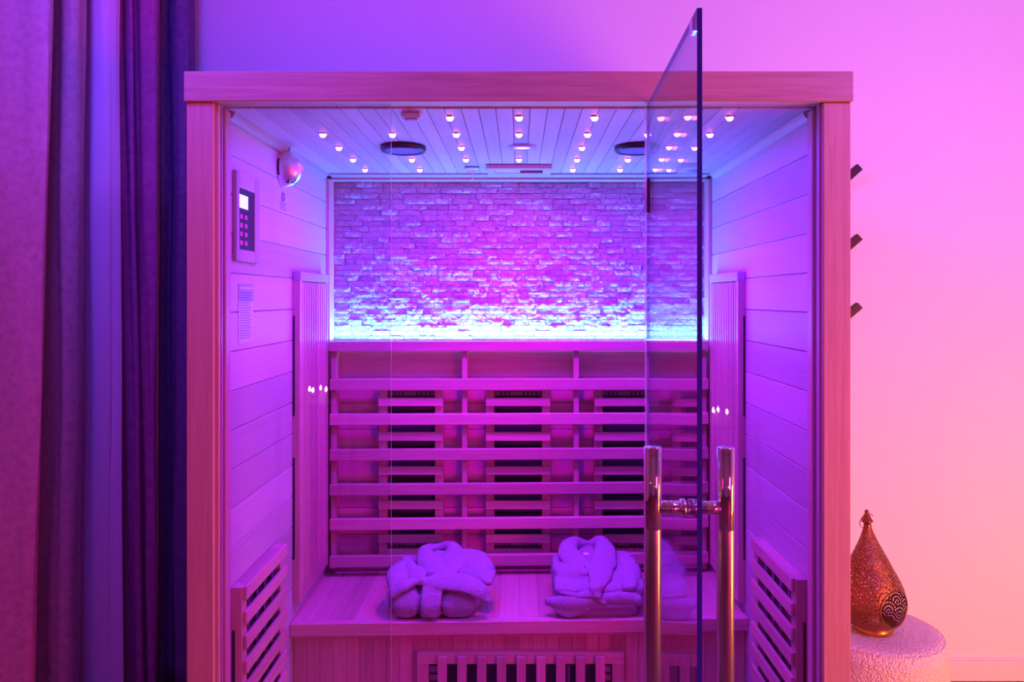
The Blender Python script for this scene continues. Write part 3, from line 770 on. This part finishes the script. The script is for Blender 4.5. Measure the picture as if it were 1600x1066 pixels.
def lanternmat(inner=False):
    m, nt, N, L, p = newmat('pierced_copper')
    def M(op, a, b=None, c=None):
        n = N.new('ShaderNodeMath'); n.operation = op
        for i, v in enumerate((a, b, c)):
            if v is None: continue
            if isinstance(v, (int, float)): n.inputs[i].default_value = v
            else: L.new(v, n.inputs[i])
        return n.outputs[0]
    uv = N.new('ShaderNodeUVMap'); uv.uv_map = 'UVMap'; sp = N.new('ShaderNodeSeparateXYZ'); L.new(uv.outputs[0], sp.inputs[0])
    U = M('MULTIPLY', sp.outputs[0], 12.0); V = M('MULTIPLY', sp.outputs[1], 8.0)
    row = M('FLOOR', V); off = M('MULTIPLY', M('MODULO', row, 2.0), .5)
    fu = M('SUBTRACT', M('FRACT', M('ADD', U, off)), .5); fv = M('FRACT', V)
    r = M('SQRT', M('ADD', M('MULTIPLY', fu, fu), M('MULTIPLY', M('MULTIPLY', fv, fv), .57)))
    ringf = M('ABSOLUTE', M('SUBTRACT', M('FRACT', M('MULTIPLY', r, 4.6)), .5))
    an = M('ARCTAN2', M('MULTIPLY', fv, .75), fu)
    dot = M('ABSOLUTE', M('SUBTRACT', M('FRACT', M('MULTIPLY', an, 3.6)), .5))
    hole = M('LESS_THAN', M('ADD', M('MULTIPLY', ringf, ringf), M('MULTIPLY', dot, dot)), .055)
    band = M('MULTIPLY', M('GREATER_THAN', sp.outputs[1], .06), M('LESS_THAN', sp.outputs[1], .93))
    hole = M('MULTIPLY', hole, band)
    p.inputs['Base Color'].default_value = (.34, .12, .06, 1); p.inputs['Metallic'].default_value = .8; p.inputs['Roughness'].default_value = .45
    tc = N.new('ShaderNodeTexCoord'); no = N.new('ShaderNodeTexNoise'); no.inputs['Scale'].default_value = 180; L.new(tc.outputs['Object'], no.inputs['Vector'])
    b = N.new('ShaderNodeBump'); b.inputs['Strength'].default_value = .6; b.inputs['Distance'].default_value = .002
    L.new(M('ADD', no.outputs['Fac'], ringf), b.inputs['Height']); L.new(b.outputs['Normal'], p.inputs['Normal'])
    L.new(M('SUBTRACT', 1.0, hole), p.inputs['Alpha'])
    return m
LANT = lanternmat()
LX, LYY = xr(1373, 2.56), 2.60
LZ0 = pt+.0055
t = thing('lantern', (LX, LYY, LZ0), 'pierced copper teardrop lantern with round opening standing on the pouf', 'lantern')
prof = [(.060, .0185), (.082, .030), (.098, .050), (.1065, .078), (.1095, .105), (.1055, .143), (.0905, .183), (.0745, .216), (.0615, .246), (.046, .277), (.0305, .309), (.0205, .335), (.0125, .358)]
pf = spline([(a, 0, b) for a, b in prof], 4); pf = [(p.x, p.z) for p in pf]
seg = 96; bm = bmesh.new(); uvl = bm.loops.layers.uv.new('UVMap')
g = [[bm.verts.new((r*math.cos(2*PI*i/seg), r*math.sin(2*PI*i/seg), z)) for i in range(seg)] for r, z in pf]
m_ = len(pf)-1
for j in range(m_):
    for i in range(seg):
        f = bm.faces.new((g[j][i], g[j][(i+1) % seg], g[j+1][(i+1) % seg], g[j+1][i]))
        for lp, (u, v) in zip(f.loops, ((i, j), (i+1, j), (i+1, j+1), (i, j+1))): lp[uvl].uv = (u/seg, v/m_)
# opening: carve a clean disc by snapping vertices to the cutting cylinder
oa = math.radians(-90+31-8)       # direction the opening faces
od = Vector((math.cos(oa), math.sin(oa), 0)); os_ = Vector((-math.sin(oa), math.cos(oa), 0)); oc = .102; OR = .062
def oxy(co): return Vector((co.dot(os_), co.z-oc))
kill = [f for f in bm.faces if f.calc_center_median().dot(od) > 0 and oxy(f.calc_center_median()).length < OR]
bmesh.ops.delete(bm, geom=kill, context='FACES')
for v in bm.verts:
    if v.co.dot(od) > 0 and any(e.is_boundary for e in v.link_edges) and .02 < v.co.z < .33:
        q = oxy(v.co); 
        if abs(q.length-OR) < .012:
            q = q.normalized()*OR
            # keep on body surface
            z = oc+q.y; rr_ = None
            for (ra, za), (rb, zb3) in zip(pf, pf[1:]):
                if za <= z <= zb3: rr_ = ra+(rb-ra)*(z-za)/(zb3-za)
            if rr_: v.co = os_*q.x+od*math.sqrt(max(0, rr_**2-q.x**2))+Vector((0, 0, z))
bmesh.ops.recalc_face_normals(bm, faces=bm.faces)
me = bpy.data.meshes.new('shade'); bm.to_mesh(me); bm.free(); me.materials.append(LANT)
for p in me.polygons: p.use_smooth = True
link('shade', me, None, t, t.location)
P = []
for i in range(49):
    a = 2*PI*i/48; q = Vector((math.cos(a), math.sin(a)))*OR; z = oc+q.y
    for (ra, za), (rb, zb3) in zip(pf, pf[1:]):
        if za <= z <= zb3: rr_ = ra+(rb-ra)*(z-za)/(zb3-za)
    P.append(os_*q.x+od*(math.sqrt(max(0, rr_**2-q.x**2))+.001)+Vector((0, 0, z)))
bm = bmesh.new(); sweep(bm, P, (.0028, .0028), nrm=tuple(od), seg=8); link('opening_rim', meshof(bm, WIRE), None, t, t.location)
link('base_ring', meshof(lathe([(0, 0), (.057, 0), (.064, .003), (.060, .010), (.060, .019), (.04, .021)], 48, False), BRASS), None, t, t.location)
link('finial', meshof(lathe([(.0125, .356), (.0140, .362), (.011, .366), (.012, .370), (.0195, .377), (.0190, .380), (.012, .392), (.009, .402), (.0065, .405), (.0075, .411), (.0045, .417), (0, .418)], 28, False), WIRE), None, t, t.location)
bm = bmesh.new(); P = spline([(.014, -.003, .401), (.017, -.008, .396), (.004, -.013, .408), (-.014, -.013, .404), (-.027, -.010, .386), (-.029, -.006, .368), (-.020, -.004, .356), (-.014, -.002, .358)], 5); sweep(bm, P, (.0014, .0014), seg=8)
link('carry_ring', meshof(bm, WIRE), None, t, t.location)
link('tealight', meshof(lathe([(0, .022), (.02, .022), (.02, .038), (0, .036)], 24, False), CANDLE), None, t, t.location)
t.rotation_euler = (0, math.radians(-3.2), 0)

# ------------------------------------------------------------------ curtains
def curtain(name, plan_top, plan_bot, mat, label, ztop=1.28, zbot=-1.48, nz=26, cat='curtain'):
    """plan_* = control points (x, y) of the cloth line at top and bottom"""
    A = spline([(x, y, 0) for x, y in plan_top], 10); B = spline([(x, y, 0) for x, y in plan_bot], 10)
    n = len(A); cx = sum(p.x for p in A)/n; cy = sum(p.y for p in A)/n
    bm = bmesh.new(); g = []
    for j in range(nz+1):
        f = j/nz; z = ztop+(zbot-ztop)*f; row = []
        for i in range(n):
            p = A[i].lerp(B[i], f)
            w_ = .006*noise.noise(Vector((i*.15, z*1.6, cx*7)))
            row.append(bm.verts.new((p.x-cx+w_, p.y-cy+w_*1.5, z-zbot)))
        g.append(row)
    for j in range(nz):
        for i in range(n-1): bm.faces.new((g[j][i], g[j][i+1], g[j+1][i+1], g[j+1][i]))
    bmesh.ops.recalc_face_normals(bm, faces=bm.faces)
    me = bpy.data.meshes.new(name); bm.to_mesh(me); bm.free(); me.materials.append(mat)
    for p in me.polygons: p.use_smooth = True
    o = bpy.data.objects.new(name, me); C.objects.link(o); o.location = (cx, cy, H+zbot)
    s = o.modifiers.new('thickness', 'SOLIDIFY'); s.thickness = .003
    return tag(o, label, cat, 'curtains left of the cabin' if cat == 'curtain' else None)
def X(px, d): return (px-VX)*d/F
# broad flat velvet at far left
curtain('velvet_curtain', [(X(-170, 2.1), 2.14), (X(-60, 2.1), 2.10), (X(20, 2.1), 2.10), (X(72, 2.1), 2.11), (X(86, 2.13), 2.14), (X(76, 2.20), 2.21)],
        [(X(-190, 2.1), 2.14), (X(-90, 2.1), 2.10), (X(-20, 2.1), 2.10), (X(32, 2.1), 2.11), (X(46, 2.13), 2.14), (X(36, 2.20), 2.21)], VELVET,
        'broad flat mauve velvet curtain at the far left edge')
curtain('velvet_curtain', [(X(60, 2.40), 2.42), (X(84, 2.30), 2.32), (X(104, 2.28), 2.28), (X(120, 2.29), 2.31), (X(130, 2.36), 2.38)],
        [(X(30, 2.40), 2.42), (X(60, 2.30), 2.32), (X(88, 2.28), 2.28), (X(104, 2.29), 2.31), (X(117, 2.36), 2.38)], VELVET,
        'narrow mauve velvet fold between the broad curtain and sheer')
curtain('sheer_curtain', [(X(112, 2.52), 2.55), (X(130, 2.47), 2.49), (X(150, 2.46), 2.46), (X(166, 2.47), 2.47), (X(176, 2.49), 2.50), (X(184, 2.53), 2.54)],
        [(X(100, 2.52), 2.55), (X(114, 2.47), 2.49), (X(140, 2.46), 2.46), (X(163, 2.47), 2.49), (X(166, 2.48), 2.49), (X(188, 2.49), 2.50), (X(192, 2.53), 2.54)], SHEER,
        'smooth pale violet sheer curtain between velvet curtains', cat='sheer curtain')
curtain('velvet_curtain', [(X(160, 2.66), 2.67), (X(172, 2.62), 2.62), (X(182, 2.60), 2.60), (X(190, 2.63), 2.63), (X(200, 2.60), 2.60), (X(203, 2.62), 2.64), (X(222, 2.60), 2.60), (X(240, 2.60), 2.60), (X(243, 2.64), 2.66)],
        [(X(176, 2.66), 2.67), (X(188, 2.62), 2.62), (X(206, 2.60), 2.60), (X(220, 2.60), 2.59), (X(226, 2.62), 2.61), (X(227, 2.64), 2.66), (X(232, 2.62), 2.64), (X(236, 2.63), 2.65), (X(238, 2.66), 2.67)], VELVET2,
        'dark plum velvet curtain right of the sheer curtain')
curtain('velvet_curtain', [(X(249, 2.82), 2.83), (X(253, 2.76), 2.76), (X(262, 2.78), 2.79), (X(274, 2.75), 2.75), (X(290, 2.76), 2.77), (X(302, 2.82), 2.83)],
        [(X(243, 2.82), 2.83), (X(250, 2.76), 2.76), (X(262, 2.78), 2.80), (X(274, 2.75), 2.76), (X(292, 2.76), 2.77), (X(304, 2.82), 2.83)], VELVET3,
        'nearly black velvet curtain tucked beside the left cabin post')

# ------------------------------------------------------------------ candles behind the viewer, mirrored in the panes
def candles(cx, z, pts, label, tl):
    tb = thing('side_table', (cx, -.8, 0), tl, 'table')
    box('tabletop', cx-.2, cx+.2, -1.0, -.6, z-H-.03, z-H, TABLE, tb, .003)
    for a in (-.17, .17):
        for b in (-.17, .17): box('leg', cx+a-.015, cx+a+.015, -.8+b-.015, -.8+b+.015, -H, z-H-.03, TABLE, tb, .002)
    tail = [', leftmost', ', second from left', ', nearest the cabin' if len(pts) < 4 else ', farthest from the cabin', ', rightmost']
    for q, (dx, dy) in enumerate(pts):
        t = thing('candle', (cx+dx, -.8+dy, z), label+tail[q], 'candle', 'candles mirrored in the glass')
        link('wax', meshof(lathe([(0, 0), (.018, 0), (.018, .03), (0, .028)], 20, False), CANDLE), None, t, t.location)
        link('flame', meshof(lathe([(0, .034), (.007, .042), (.008, .050), (.003, .064), (0, .070)], 14, False), FLAME), None, t, t.location)
dv = 2*gy+.8
candles(xr(496, dv), H+zr(622, dv), [(-.045, .0), (-.015, .04), (.0, -.07), (.05, .0)], 'small lit candle mirrored in the left glass pane', 'small dark side table behind the viewer on the left')
candles(xr(1124, dv), H+zr(655, dv), [(-.035, .0), (.005, -.045), (.03, .05)], 'small lit candle mirrored in the right glass pane', 'small dark side table behind the viewer on the right')
